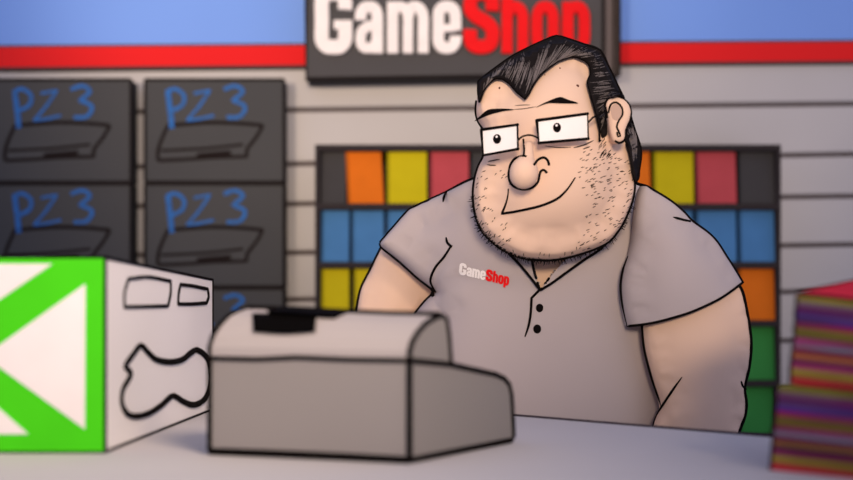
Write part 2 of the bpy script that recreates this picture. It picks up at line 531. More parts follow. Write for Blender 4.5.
G().box((xa + xb) / 2 + .005, xb - .01, BD - .03, BD - .01, .05, zt - .03).make('door', MATS['cabinet_door'], cb)

# ------------------------------------------------------------ shelving with game cases
HD = 2.80
SHM = mat('shelf_black', (56, 52, 54))
sh = empty('display_shelf', (P(548, 0, HD).x, HD + .09, 0)); tag(sh, 'tall black shelving unit filled with coloured game cases behind the shop assistant', 'shelf')
xl, xr = P(315, 0, HD).x, P(781, 0, HD).x; zt = P(0, 144.5, HD).z; k = HD / F
G().box(xl, xl + 4.5 * k, HD, HD + .18, 0, zt).make('side_panel', SHM, sh)
G().box(xr - 4.5 * k, xr, HD, HD + .18, 0, zt).make('side_panel', SHM, sh)
G().box(xl + 4.5 * k, xr - 4.5 * k, HD + .165, HD + .18, 0, zt - 6 * k).make('back_panel', SHM, sh)
G().box(xl + 4.5 * k, xr - 4.5 * k, HD, HD + .18, zt - 6 * k, zt).make('top_panel', SHM, sh)
rows = [(150, 203.5), (209, 262), (268, 320.5), (326, 380), (387, 434)]
SHELFY = [203.5, 262, 320.5, 380.5, 434.5, 490, 560, 640]
for y in SHELFY:
    G().box(xl + 4.5 * k, xr - 4.5 * k, HD, HD + .165, P(0, y + 6, HD).z, P(0, y, HD).z).make('shelf_board', SHM, sh)
cm = {'black': mat('case_black', (70, 70, 72)), 'orange': mat('case_orange', (222, 117, 34)), 'yellow': mat('case_yellow', (200, 188, 30)), 'red': mat('case_red', (188, 80, 88)),
      'blue': mat('case_blue', (76, 130, 186)), 'green': mat('case_green', (60, 142, 70))}
edges = [(321, 346), (348, 384), (387, 427), (430, 469), (472, 511), (514, 560), (563, 609), (612, 651), (654, 694), (697, 737), (740, 775.5)]
cases = []
cols1 = ['black', 'orange', 'yellow', 'red', 'black', 'yellow', 'red', 'orange', 'yellow', 'red', 'black']
names = {0: 'top', 1: 'second', 2: 'third', 3: 'fourth', 4: 'fifth'}
def game_case(row, i, colr, label):
    x0, x1 = edges[i]; y0, y1 = rows[row]
    if row == 1 and i == 0: x1 = 349
    if row == 1 and i == 1: x0 = 352
    if row == 2 and i == 0: x1 = 349
    if row == 2 and i == 1: x0 = 354
    y0 += random.uniform(0, .8); 
    cd_ = HD + .012
    a = P(x0, y1, cd_); b = P(x1, y0, cd_)
    z0 = P(0, SHELFY[row], HD).z
    zt_ = b.z; th = .016; lean = .012
    dx = random.uniform(-.5, .5) * k + (-2.6 * k if i == 1 and row == 0 else 0)
    r = empty('game_case', ((a.x + b.x) / 2, cd_ + th / 2, z0)); tag(r, label, 'game case', 'game cases on the shelving')
    def corner(x, y, z):
        t = (z - z0) / (zt_ - z0)
        return (x + dx * t, y + lean * t, z)
    def slab(x0, x1, y0, y1, z0_, z1_):
        v = [corner(*p) for p in [(x0,y0,z0_),(x1,y0,z0_),(x1,y1,z0_),(x0,y1,z0_),(x0,y0,z1_),(x1,y0,z1_),(x1,y1,z1_),(x0,y1,z1_)]]
        return G().add(v, [(0,3,2,1),(4,5,6,7),(0,1,5,4),(1,2,6,5),(2,3,7,6),(3,0,4,7)])
    g = slab(a.x, b.x, cd_ + .002, cd_ + th, z0 + .0002, zt_)
    sp = slab(a.x, a.x + .006, cd_ - .0005, cd_ + th + .001, z0 + .0002, zt_); g.add(sp.v, sp.f)
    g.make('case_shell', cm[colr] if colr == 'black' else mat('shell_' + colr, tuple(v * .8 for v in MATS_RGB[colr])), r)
    slab(a.x + .007, b.x - .001, cd_, cd_ + .002, z0 + .002, zt_ - .002).make('cover_sheet', cm[colr], r)
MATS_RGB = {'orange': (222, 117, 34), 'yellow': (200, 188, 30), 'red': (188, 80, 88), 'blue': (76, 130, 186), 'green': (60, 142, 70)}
lab1 = ['black game case in the top row against the left side of the shelving', 'orange game case in the top row, second from the left side',
        'yellow game case in the top row between orange and pinkish red, at left', 'pinkish red game case in the top row touching the shoulder at left',
        'black game case in the top row close to the person\'s left-hand cheek', None, None,
        'orange game case in the top row peeking out beside the person\'s nape', 'yellow game case in the top row right of the person\'s head',
        'pinkish red game case in the top row beside the far right black one', 'black game case in the top right corner of the shelving']
for i in range(11):
    if lab1[i]: game_case(0, i, cols1[i], lab1[i])
for i, lb in ((0, 'blue game case in the second row against the left side of the shelving'), (1, 'blue game case in the second row, second from the left side'),
              (2, 'blue game case in the second row half covered by the person\'s left-hand shoulder'), (8, 'blue game case in the second row half covered by the person\'s right-hand shoulder'),
              (9, 'blue game case in the second row next to the rightmost blue one'), (10, 'blue game case in the second row against the right side of the shelving')):
    game_case(1, i, 'blue', lb)
for i, lb in ((0, 'yellow game case in the third row against the left side of the shelving'), (1, 'yellow game case in the third row beside the person\'s bare arm')):
    game_case(2, i, 'yellow', lb)
game_case(2, 10, 'orange', 'orange game case in the third row at the right side, above the green ones')
game_case(3, 10, 'green', 'green game case in the fourth row beside the person\'s right-hand elbow')
game_case(4, 10, 'green', 'green game case in the lowest visible row at the right, just over the counter')

# ------------------------------------------------------------ green and white box on the counter
BX0, BX1, BY0, BY1, BZ1 = P(-167, 0, .89).x, -.2862, .89, 1.337, CAMZ + .0592
gb = empty('product_box', ((BX0 + BX1) / 2, (BY0 + BY1) / 2, CT)); tag(gb, 'white and green carton with a controller drawn on its side, left end of the counter', 'box')
crt = G().box(BX0, BX1, BY0, BY1, CT + .0005, BZ1).make('carton', mat('box_white', (242, 241, 242), scale=4), gb)
b_box = bvh_of(crt)
G().box(BX0, BX1, BY0 - .0012, BY0, CT + .0005, BZ1).make('green_front', mat('box_green', (72, 208, 30)), gb)
g = G()
def fl3(pts, y):
    g.prism([P(x, yy, BY0) + Vector((0, y - BY0, 0)) for x, yy in pts], [P(x, yy, BY0) + Vector((0, y - BY0 + .001, 0)) for x, yy in pts])
cx_ = -31
fl3([(86, 284), (85.5, 429), (-15, 356)], BY0 - .002)
fl3([(cx_ * 2 - 86, 284), (cx_ * 2 + 15, 356), (cx_ * 2 - 85.5, 429)], BY0 - .002)
fl3([(53, 264), (cx_, 321), (cx_ * 2 - 53, 264)], BY0 - .002)
fl3([(29, 434), (cx_ * 2 - 29, 434), (cx_, 381)], BY0 - .002)
g.make('white_triangles', mat('box_tri', (236, 232, 236)), gb)['kind'] = 'stuff'
g = G(); kk = .89 / F * 2.0
for a, b in (((BX1, BY0, CT), (BX1, BY0, BZ1)), ((BX0, BY0, BZ1), (BX1, BY0, BZ1)), ((BX1, BY0, BZ1), (BX1, BY1, BZ1)), ((BX0, BY0, CT + .001), (BX1, BY0, CT + .001)),
             ((BX1, BY0, CT + .001), (BX1, BY1, CT + .001)), ((BX1, BY1, CT), (BX1, BY1, BZ1)), ((BX0, BY0, CT), (BX0, BY0, BZ1))):
    g.tube([a, b], kk, 6)
g.make('edge_outline', INK, gb)
g = G()
trace(g, b_box, [(128, 279), (128, 279), (148, 277), (170, 281), (170, 281), (170, 293), (167.5, 306), (167.5, 306), (147, 306.5), (124, 307), (124, 307), (124, 293), (128, 279)], 2.0)
g.make('printed_rectangle', INK, gb)
g = G()
trace(g, b_box, [(180, 284.5), (180, 284.5), (193, 286), (207, 289), (207, 289), (208, 297), (206, 303), (206, 303), (192, 304), (177.5, 304), (177.5, 304), (178, 294), (180, 284.5)], 2.0)
g.make('printed_rectangle', INK, gb)
g = G()
trace(g, b_box, [(140, 345.5), (132, 355), (124, 366), (124, 366), (130, 373), (128, 379), (122, 390), (121, 403), (126, 413), (135, 416.5), (148, 413.5), (160, 406), (172, 396), (182, 401), (193, 405), (203, 400), (208, 388), (209, 374), (206, 358), (197, 350), (190, 353), (181, 360), (168, 362), (155, 359), (147, 352)], 3.3, closed=True)
g.make('printed_controller', INK, gb)

# ------------------------------------------------------------ cash register
rg = empty('cash_register', (0, 1.0, CT)); tag(rg, 'grey cash register with a domed lid and black display, middle of the counter', 'cash register')
A = Vector((-.1905, .878)); B = Vector((-.0140, .821)); SV = Vector((.097, .145))
def R3(u, t, z):  # u along the front 0..1, t back along the side 0..1, z relative to the camera height
    p = A.lerp(B, u) + SV * t
    return Vector((p.x, p.y, CAMZ + z))
zc = -.1145
prof = [(0, zc), (0, -.030), (.35, -.0352), (.80, -.047), (.90, -.0515), (.96, -.058), (.985, -.068), (1.0, -.09), (1.01, -.108), (.99, zc)]
g = G(); g.prism([R3(0, t, z) for t, z in prof], [R3(1, t, z) for t, z in prof])
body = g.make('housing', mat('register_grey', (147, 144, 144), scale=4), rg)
lid = [(0.0, -.030), (0, -.022), (.025, -.014), (.07, -.0067), (.13, 0), (.19, .004), (.25, .0068), (.29, .0072), (.325, .004), (.345, -.010), (.365, -.0353)]
g = G(); n = len(lid); U = [0, .25, .5, .75, 1]
LT = [.0068, .0055, .003, .001, 0]
vv = []
for u, l in zip(U, LT):
    for i, (t, z) in enumerate(lid): vv.append(R3(u, t, z + l * min(1, max(0, (z + .03) / .03))))
ff = []
for a in range(len(U) - 1):
    for i in range(n - 1): ff.append((a * n + i, a * n + i + 1, (a + 1) * n + i + 1, (a + 1) * n + i))
ff += [tuple(range(n)), tuple((len(U) - 1) * n + i for i in range(n))]
g.add(vv, ff)
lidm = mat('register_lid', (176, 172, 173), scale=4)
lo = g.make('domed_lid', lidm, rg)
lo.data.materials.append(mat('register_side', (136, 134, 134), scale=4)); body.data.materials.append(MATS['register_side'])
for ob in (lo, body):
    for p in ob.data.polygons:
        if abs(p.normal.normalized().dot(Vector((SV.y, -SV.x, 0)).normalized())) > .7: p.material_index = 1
b_reg = bvh_of(body, lo)
g = G(); ri = 3.2 * .85 / F
def ln(pts, r=1): g.tube(pts, ri * r, 8)
ln([R3(0, 0, zc + .0028), R3(.3, 0, zc + .0033), R3(.7, 0, zc + .0033), R3(1, 0, zc + .0028)], 1.15); ln([R3(0, 0, zc + .003), R3(.003, 0, -.03)], .95); ln([R3(1, 0, zc + .003), R3(1, 0, -.03)], 1.0)
ln([R3(0, 0, -.03), R3(.25, 0, -.0305), R3(.45, 0, -.0285), R3(.7, 0, -.0298), R3(1, 0, -.030)], .8)
ln([R3(1, t, max(z, zc + .0026)) for t, z in prof[1:]] + [R3(1, 0, zc + .0026)], .95)
ln([R3(1, t, z) for t, z in lid], .85); ln([R3(0, t, z + .0068 * min(1, max(0, (z + .03) / .03))) for t, z in lid], .85)
ln([R3(u, .27, .0085 + l) for u, l in zip(U, LT)], .8)
g.make('edge_outline', INK, rg)
g = G()
patch(g, b_reg, [(252, 313), (252, 313), (316.5, 313), (316.5, 313), (315.5, 332), (315.5, 332), (285, 334), (253, 332), (253, 332)], lift=.003, step=5)
# the display runs on over the ridge of the lid
g.add([R3(.205, .13, .0122), R3(.545, .13, .0080), R3(.545, .31, .0125), R3(.205, .31, .0160), R3(.205, .17, .004), R3(.545, .17, .002), R3(.545, .31, .002), R3(.205, .31, .004)],
      [(0,1,2,3),(7,6,5,4),(0,4,5,1),(1,5,6,2),(2,6,7,3),(3,7,4,0)])
g.make('display', BLACK, rg)

# ------------------------------------------------------------ two piles of magazines, right end of the counter
pal = [('olive yellow', (156, 156, 66), (128, 120, 60)), ('mauve', (128, 110, 128), (120, 70, 110)), ('dark purple', (84, 40, 92), (120, 40, 110)), ('grey violet', (104, 84, 120), (90, 60, 140)),
       ('violet', (104, 48, 168), (90, 60, 120)), ('crimson', (168, 42, 84), (150, 60, 100)), ('olive', (132, 122, 56), (110, 90, 60)), ('dark olive', (104, 96, 50), (140, 110, 50)),
       ('magenta', (166, 60, 128), (130, 50, 90)), ('slate pink', (150, 90, 120), (120, 150, 170)), ('maroon', (142, 40, 62), (120, 50, 90)), ('orange', (190, 112, 76), (150, 110, 60)),
       ('plum', (116, 44, 96), (90, 40, 80)), ('rose', (168, 72, 112), (140, 60, 90)), ('yellow green', (168, 160, 66), (140, 130, 50)), ('rust', (176, 96, 72), (130, 110, 50)), ('red', (204, 30, 62), (170, 28, 60))]
ED = Vector((1, -1)).normalized(); BDv = Vector((1, 1)).normalized()
ordn = ['first', 'second', 'third', 'fourth', 'fifth', 'sixth', 'seventh', 'eighth', 'ninth', 'tenth', 'eleventh', 'twelfth', 'thirteenth', 'fourteenth', 'fifteenth', 'sixteenth', 'seventeenth']
def pile(cx, cy, zbase, height, which, lean, tilt0):
    n = len(pal); zL = 0.0; th = height / n; rat = .80
    for i in range(n):
        nm, c1, c2 = pal[n - 1 - i]
        jit = random.uniform(-.0005, .0005)
        c = Vector((cx, cy)) + ED * (jit + lean * (zL / height)) + BDv * random.uniform(-.0008, .0008)
        Lx, Ly = .20, .15
        lo0 = zbase + zL; lo1 = zbase + zL * rat - tilt0
        zL2 = zL + th
        hi0 = zbase + zL2; hi1 = zbase + zL2 * rat - tilt0
        eps = .00015
        def c8(e0, e1, b0, b1, f0, f1):
            out = []
            for (ee, bb) in ((e0, b0), (e1, b0), (e1, b1), (e0, b1)):
                q = c + ED * ee + BDv * bb; t = ee / Lx
                lo = lo0 + (lo1 - lo0) * t + eps; hi = hi0 + (hi1 - hi0) * t
                out.append((q.x, q.y, lo + (hi - lo) * f0))
            for (ee, bb) in ((e0, b0), (e1, b0), (e1, b1), (e0, b1)):
                q = c + ED * ee + BDv * bb; t = ee / Lx
                lo = lo0 + (lo1 - lo0) * t + eps; hi = hi0 + (hi1 - hi0) * t
                out.append((q.x, q.y, lo + (hi - lo) * f1))
            return out
        pos = n - 1 - i
        place = 'bottom' if i == 0 else (ordn[pos] + ' stripe down')
        if i == n - 1: place = 'uppermost stripe'
        lab = f'{nm} magazine, {place} of the {which}'
        r = empty('magazine', (c.x, c.y, lo0 + .0)); tag(r, lab, 'magazine', 'magazines in the ' + which)
        F8 = [(0,3,2,1),(4,5,6,7),(0,1,5,4),(1,2,6,5),(2,3,7,6),(3,0,4,7)]
        G().add(c8(0, Lx, 0, Ly, 0, 1), F8).make('cover', mat('mag_' + nm, tuple(v * .92 for v in c1), tuple(v * .8 for v in c2), scale=9, stretch=(1, 1, 6), amount=.3), r)
        e_ = c8(0, Lx, 0, Ly, .0, 1); g_ = G(); g_.tube([e_[0], e_[4]], .0013, 6); g_.make('spine_edge', SOFT_INK, r)
        G().add(c8(.003, Lx - .003, Ly, Ly + .001, .15, .85), F8).make('page_edge', mat('paper', (226, 220, 208)), r)
        zL = zL2
    return zbase + zL, zbase + zL * rat - tilt0
LWR = Vector((.271, .788))
t0, t1 = pile(LWR.x, LWR.y, CT, .0665, 'lower pile of magazines', .006, 0)
UPR = Vector((.2905, .799))
sl = (t0 - t1)
t2, t3 = pile(UPR.x, UPR.y, t0 + .0006, .0705, 'upper pile of magazines', .006, sl)
# red magazine lying on top, its far edge raised
r = empty('magazine', (UPR.x + .005, UPR.y, t2)); tag(r, 'red magazine with its back raised, lying on top of the upper pile', 'magazine')
c = UPR + ED * .0055
def cc(e, b, z): q = c + ED * e + BDv * b; return (q.x, q.y, z)
dz = t2 - t3
bt = [cc(0, 0, t2 + .0004), cc(.2, 0, t3 + .0004), cc(.2, .15, t3 + .0004), cc(0, .15, t2 + .0004)]
tp = [cc(0, 0, t2 + .002), cc(.2, 0, t3 + .002), cc(.2, .15, t3 + .020), cc(0, .15, t2 + .020)]
G().prism(bt, tp).make('cover', mat('mag_red_top', (222, 50, 70), (206, 40, 60)), r)
g = G(); g.tube([tp[3], tp[0], tp[1], tp[2]], .0012, 6); g.make('cover_edge', SOFT_INK, r)
# ink lines of the piles: dark corner edges belong to the lowest and top magazines' stacks

# ------------------------------------------------------------ the shop assistant
pr = empty('person', P(560, 324, 1.5)); pr.location.z = 0
tag(pr, 'heavyset person with glasses, stubble and black swept hair in a grey polo shirt', 'person')
HDp = 1.36; TD = 1.50; AR = 1.385; AL = 1.565

head_px = [(479,84),(477.5,95),(475.8,112),(479,121),(484,128),(483.5,140),(484,155),(478.5,166),(474.6,179),(473,195),(474.8,212),(481,229),(489,238),(500,247.5),(520,257),(540,260),(557,259.5),(577,255),(597,248),(610,240.5),(620,228),(626,216),(631,203),(633.5,190),(632.5,177),(630,160),(627,145),(622,125),(616,102),(606,78),(595,60),(576,50),(557,45),(544,50),(528,58),(506,71),(490,80)]
hair_px = [(479,103),(477.3,92),(477.5,80.8),(477.5,80.8),(490,71),(511,56),(528,47),(543,40),(556,35),(556,35),(562,36),(580,42),(601,49.6),(601,49.6),(607,62),(612.5,73),(619,87),(625,99),(631,114),(635,128),(641.8,150),(640.5,167),(637,182),(633,177),(630,160),(626,146),(619,136),(611,128),(609,131),(607,136),(599,141.5),(599,141.5),(599,129),(595,112),(587.5,85.4),(587,81),(589.6,74),(588.5,65.6),(583,60.4),(574,57.3),(566.7,58.3),(557,62.5),(543,73),(535,83),(529,94),(525,99.5),(525,99.5),(516,92),(510,85),(503,80),(496.5,79),(491,82),(485,90),(481,99)]
ear_px = [(606,110),(605,104),(608,99.5),(615,97),(623,99),(629,105),(631,113),(629.4,121),(626.7,127),(625,132),(625.5,137),(623,141.4),(618.6,143),(613,141),(610,132),(608,120)]
torso_px = [(505,172),(470,180),(445,193),(425,202),(409,210),(392,229),(380,243),(380,243),(381,247),(400,262),(417,277.5),(436,292),(436,292),(427,299),(415,314),(404,335),(398,365),(396,400),(399,440),(406,490),(425,515),(540,520),(640,515),(672,480),(686,440),(690,400),(688,360),(686,320),(688,290),(694,260),(690,221),(683,213),(670,202),(652,191),(638,184),(620,172),(560,160)]
sleeve_px = [(640,186),(652,191),(670,202),(683,213),(690,221),(711,237),(727.5,258.6),(742.5,283),(742.5,283),(735.6,288.5),(708.5,305),(670.5,319),(643,325),(628,326.5),(628,326.5),(622.5,305),(620.6,286),(623,269.5),(628,254),(632,235),(634,210)]
armR_px = [(700,262),(736.5,284),(745,310),(749.5,343),(747,370),(742.5,388),(745,402),(742.5,418.6),(737,432),(728,460),(708,500),(690,540),(668,540),(655,500),(651,460),(653,427),(660,408),(651.5,378),(644,348),(642,322),(646,290),(665,268)]
armL_px = [(400,225),(384,243),(369,272.5),(361,288),(356.6,310),(353.5,340),(355,370),(361,410),(368,450),(376,490),(380,525),(402,525),(406,490),(408,450),(411,410),(413,370),(412,340),(420,314),(440,292),(450,260),(430,225)]

def merged(gs):
    g = G()
    for q in gs: g.add(q.v, q.f)
    return g
head_g = inflate(head_px, HDp, .088, .125, .105, step=6, smooth_it=60)
nose_g = G().ball(P(524, 173, 1.262), (.0185, .020, .0205), 20, 14)
nose_g.tube([P(529, 143, 1.272), P(527, 155, 1.266), P(526, 166, 1.262)], [.006, .009, .013], 12)
ear_g = inflate(ear_px, 1.287, .012, .055, .012, step=3, lines=2)
neck_g = G(); neck_g.tube([P(560, 190, 1.46), P(556, 250, 1.49), P(552, 300, 1.51)], [.075, .068, .075], 20)
tor_b = inflate(torso_px, TD, .086, .088, .13, step=9, inset=4, lines=5)
aR = inflate(armR_px, AR, .052, .052, .055, step=6, lines=4)
aL = inflate(armL_px, AL, .045, .045, .045, step=6, lines=4)
shR = G().ball(P(665, 255, 1.44), (.05, .05, .04)); shL = G().ball(P(430, 235, 1.52), (.05, .045, .04))
def hand(g, c, side):
    c = Vector(c)
    g.ball(c, (.02, .042, .045), 14, 10)
    for i, (dy, L) in enumerate(((-.028, .062), (-.010, .072), (.009, .068), (.027, .052))):
        a = c + Vector((0, dy, -.025)); g.tube([a, a + Vector((-side * .006, dy * .1, -L * .55)), a + Vector((-side * .022, dy * .12, -L)), a + Vector((-side * .03, dy * .12, -L - .008))], [.0105, .0095, .0085, .006], 10)
    a = c + Vector((0, -.03, .015)); g.tube([a, a + Vector((-side * .012, -.024, -.02)), a + Vector((-side * .018, -.03, -.05)), a + Vector((-side * .018, -.03, -.056))], [.013, .0115, .0095, .006], 10)
    g.tube([c + Vector((0, 0, .09)), c + Vector((0, 0, .02))], [.03, .026], 14)
hg = G()
hand(hg, P(680, 560, AR) + Vector((0, .0, 0)), 1); hand(hg, P(391, 545, AL), -1)
hg.tube([P(679, 520, AR), P(680, 545, AR)], [.034, .028], 14); hg.tube([P(391, 500, AL), P(391, 530, AL)], [.030, .026], 14)
zp = P(0, 500, TD).z
lg = G()
for sx_ in (-1, 1):
    hx = P(545, 0, TD).x + sx_ * .10
    lg.tube([(hx, TD, zp + .02), (hx + sx_ * .01, TD - .01, .52), (hx + sx_ * .015, TD + .01, .09), (hx + sx_ * .015, TD + .01, .05)], [.088, .062, .042, .04], 18)
    lg.tube([(hx + sx_ * .015, TD + .03, .045), (hx + sx_ * .02, TD - .10, .035), (hx + sx_ * .022, TD - .15, .03)], [.035, .034, .025], 12)
allg = merged([head_g, nose_g, ear_g, neck_g, tor_b, aR, aL, shR, shL, hg, lg])
def remeshed(g, name, m, parent, vox, smooth_n=2):
    tmp = g.make('tmp', m); md = tmp.modifiers.new('r', 'REMESH'); md.mode = 'VOXEL'; md.voxel_size = vox; md.use_smooth_shade = True
    if smooth_n:
        s_ = tmp.modifiers.new('s', 'SMOOTH'); s_.iterations = smooth_n; s_.factor = .5
    dg = bpy.context.evaluated_depsgraph_get(); dg.update()
    me = bpy.data.meshes.new_from_object(tmp.evaluated_get(dg)); me.name = name
    bpy.data.objects.remove(tmp)
    o = bpy.data.objects.new(name, me); COL.objects.link(o)
    me.materials.clear(); me.materials.append(m)
    for p in me.polygons: p.use_smooth = True
    o.parent = parent; o.matrix_parent_inverse = world(parent).inverted()
    return o
body = remeshed(allg, 'body', SKIN, pr, .0032)

# shirt: torso and near sleeve, with the open V of the collar cut out
vee = [(529, 240), (532, 261), (539.5, 289), (565, 259), (575, 240)]
def cut(g, poly, front=TD):
    keep = []
    for f in g.f:
        c = sum((g.v[i] for i in f), Vector()) / len(f)
        px = CX + (c.x) / c.y * F; py = CY - (c.z - CAMZ) / c.y * F
        if c.y < front and inside(poly, [(px, py)])[0]: continue
        keep.append(f)
    g.f = keep
    return g
hem = [(752,272),(742.5,283),(735.6,288.5),(722,298),(708.5,305),(690,313),(670.5,319),(657,322.5),(643,325),(628,326.5),(610,327)]
hem_s = sm(hem, 3)
sleeve_big = [(640,186),(652,191),(670,202),(683,213),(690,221),(711,237),(726.5,259.6),(740.8,283),(751,303),(757,330),(754,360),(700,375),(645,368),(632,345),(626,325),(622,305),(620.6,286),(623,269.5),(628,254),(632,235),(634,210)]
def on_surface(args, kw, line, D):
    g0 = inflate(*args, **kw); b0 = BVHTree.FromPolygons(g0.v, g0.f); out = []
    poly = sm(args[0], kw['lines'], True)
    for x, y in line:
        h = hit(b0, x, y)
        if h is None: continue
        q = (CX + h.x / D * F, CY - (h.z - CAMZ) / D * F)
        if inside(poly, [q])[0] and dist_to(poly, [q])[0] > .8: out.append(q)
    return out
kw_ = dict(step=5, lines=4)
sl_s = inflate(sleeve_big, AR, .062, .075, .075, cons=[on_surface((sleeve_big, AR, .062, .075, .075), kw_, hem_s, AR)], **kw_)
cut(sl_s, hem_s + [(600, 420), (780, 420), (780, 262)], 99)
# finer triangles near the collar so that the cut is clean
tor_s = inflate(torso_px, TD, .10, .10, .13, smooth_it=110, step=4.5, lines=4, cons=[on_surface((torso_px, TD, .10, .10, .13), dict(step=4.5, lines=4, smooth_it=110), sm(vee, 2), TD)])
cut(tor_s, vee)
shirt_g = merged([tor_s, sl_s])
shirt = shirt_g.make('polo_shirt', SHIRT, pr, smooth=True)
b_shirt = bvh_of(shirt)
full_t = inflate(torso_px, TD, .10, .10, .13, smooth_it=110, step=4.5, lines=4); ft = merged([full_t, sl_s])
b_full = BVHTree.FromPolygons(ft.v, ft.f)
# bare chest in the V, a hair behind the cloth
b_body = bvh_of(body)

LW = 1.32
b_full0 = b_full
g = G()
silh(g, b_full, [(474,178),(445,193),(425,202),(409,210),(392,229),(380.5,243)], TD, LW, side=-1)
silh(g, b_full, [(380.5,243),(381,247),(400,262),(417,277.5),(436,292)], TD, LW, side=-1)
silh(g, b_full, [(436,292),(427,299),(415,314),(404,335),(398,365),(396,400)], TD, LW, side=-1)
g.make('seam_outline', INK, shirt, smooth=True); g = G()
silh(g, b_full, [(634,182),(640,185),(652,191),(670,202),(683,213),(690,221),(711,237),(727.5,258.6),(742.5,283)], AR, LW)
rimline(g, [(628,326.5),(622.5,305),(620.6,286),(623,269.5),(628,256)], AR - .004, LW, taper=(1, .3))
trace(g, b_full0, [(742.5,282.5),(735.6,288),(722,297.5),(708.5,304.5),(690,312.5),(670.5,318.5),(657,322),(643,324.5),(629,326)], LW, lift=.001)
g.make('seam_outline', INK, shirt, smooth=True)
g = G()
trace(g, b_full, [(436,292),(430.5,281),(435,268),(444,257),(451,246)], LW, taper=(1, .8))
trace(g, b_full, [(452,247),(447.5,243),(446,237)], LW, taper=(1, .3))
trace(g, b_full, [(446,192),(444,197),(443,202)], LW, taper=(1, .3))
trace(g, b_full, [(690,221.5),(682,219.5),(673,217)], LW, taper=(1, .3))
trace(g, b_full, [(540,289.5),(531.5,298),(531.5,298),(530.7,312.7),(528.8,324.7),(525,336.7)], LW, taper=(1, .5))
g.make('fold_lines', INK, shirt, smooth=True)['kind'] = 'stuff'
# collar leaves: thin raised cloth
for side, poly in ((0, [(505,250),(511,256),(520,265),(530,277),(540,290),(540,290),(535.5,276),(532,260),(530,245)]), (1, [(566,250),(565,259),(552,275),(540.5,290),(540.5,290),(552,283),(565,273.5),(584,260),(604,245.6),(600,235)])):
    g = G(); patch(g, b_full, poly, lift=.004, step=5); cl = g.make('collar', SHIRT, shirt, smooth=False)
    b_c = bvh_of(cl, shirt)
    g = G()
    if side == 0:
        trace(g, b_c, [(509,254),(511,256),(520,265),(530,277),(540,290)], LW, lift=.004); trace(g, b_c, [(531.7,259),(533,266),(535.5,276),(539.5,289)], LW, lift=.004)
    else:
        trace(g, b_c, [(565.5,258.5),(552,274.5),(540.5,290)], LW, lift=.004); trace(g, b_c, [(606,244),(598,251),(584,260),(565,273.5),(552,283),(540.5,290)], LW, lift=.004)
    g.tube([cl.matrix_parent_inverse @ Vector((0,0,0))], .001) if False else None
    g.make('collar_edge', INK, shirt, smooth=True)
for (x, y, r_) in ((539.6, 308, 4.1), (537.2, 329, 4.4)):
    g = G(); c = hit(b_full, x, y); g.ball(c, (r_ * .92 * c.y / F, .003, r_ * 1.05 * c.y / F), 16, 8); g.make('button', INK, shirt, smooth=True)
# lettering on the chest
wl, tot = word('GameShop')
for part, idx, mm in (('cream lettering', range(0, 4), WHITE), ('red lettering', range(4, 8), REDL)):
    g = G()
    for i in idx:
        c, x0, st = wl[i]
        for pts, sw, cl in st:
            pp = sm(pts, .08, cl); Lq, Rq = strip(pp, sw * 1.15, cl); n = len(pp)
            def W(p):
                ux = (x0 + p[0]) * 50.5 / tot; uy = p[1] * 11.3
                return hit(b_shirt, 458.8 + ux * .985 + uy * .10, 274 + ux * .235 - uy, 1.4, .0016)
            v = [W(p) for p in Lq] + [W(p) for p in Rq]
            m = n if cl else n - 1
            g.add(v, [(k_, (k_ + 1) % n, n + (k_ + 1) % n, n + k_) for k_ in range(m)])
    o = g.make('chest_lettering', mm, shirt); o['label'] = part + ' of GameShop printed on the chest'

# arm outlines
g = G()
silh(g, b_body, [(740,286),(747.5,310),(752,343),(749.5,370),(744.5,388),(747.5,402),(745,418.6),(740,432),(728,460)], AR, LW)
rimline(g, [(642,325),(644,348),(651.5,378),(662,407),(662,407)], AR - .004, LW, taper=(1, .8))
trace(g, b_body, [(682,377),(672,391),(661,408),(655,420),(652,432)], LW, taper=(.3, 1))
trace(g, b_body, [(745.5,389),(742.5,386),(741,381)], LW, taper=(1, .3))
g.make('arm_outline', INK, body, smooth=True); g = G()
silh(g, b_body, [(381,247),(369,272.5),(361,288),(356.6,310),(353.5,340),(355,370)], AL, LW, side=-1)
g.make('arm_outline', INK, body, smooth=True); g = G()
silh(g, b_body, [(479,102),(477.3,105),(475.8,112),(479,121),(484,128),(483.5,140),(484,155),(478.5,166),(474.6,179),(473,195),(474.8,212),(481,229),(489,238),(500,247.5),(520,257),(540,260),(557,259.5),(577,255),(597,248),(610,240.5),(620,228),(626,216),(631,203),(633.5,190),(632.5,177),(630,160),(627,145)], HDp, LW, side=-1, reach=3)
g.make('face_outline', INK, body, smooth=True); g = G()
rimline(g, [(607,118),(606,110),(605,104),(608,99.5),(615,97),(623,99),(629,105),(631,113),(629.4,121),(626.7,127),(625,132),(625.5,137),(623,141.4),(618.6,143),(615,140.5)], 1.285, LW * .95)
g.make('ear_outline', INK, body, smooth=True)
g = G()
trace(g, b_body, [(608.5,113),(610.5,105),(616,102.3),(621.5,107),(622.5,114.4),(618.6,121),(616.8,127),(619,132),(620.3,136),(618,136.5),(617,132)], 1.0)
g.make('ear_crease', INK, body, smooth=True)
g = G(); patch(g, b_body, [(611,107),(616,103.5),(621,108),(621.5,114),(618,120),(613,119),(611,113)], lift=.0006, step=3); g.make('ear_hollow', SKIN2, body)
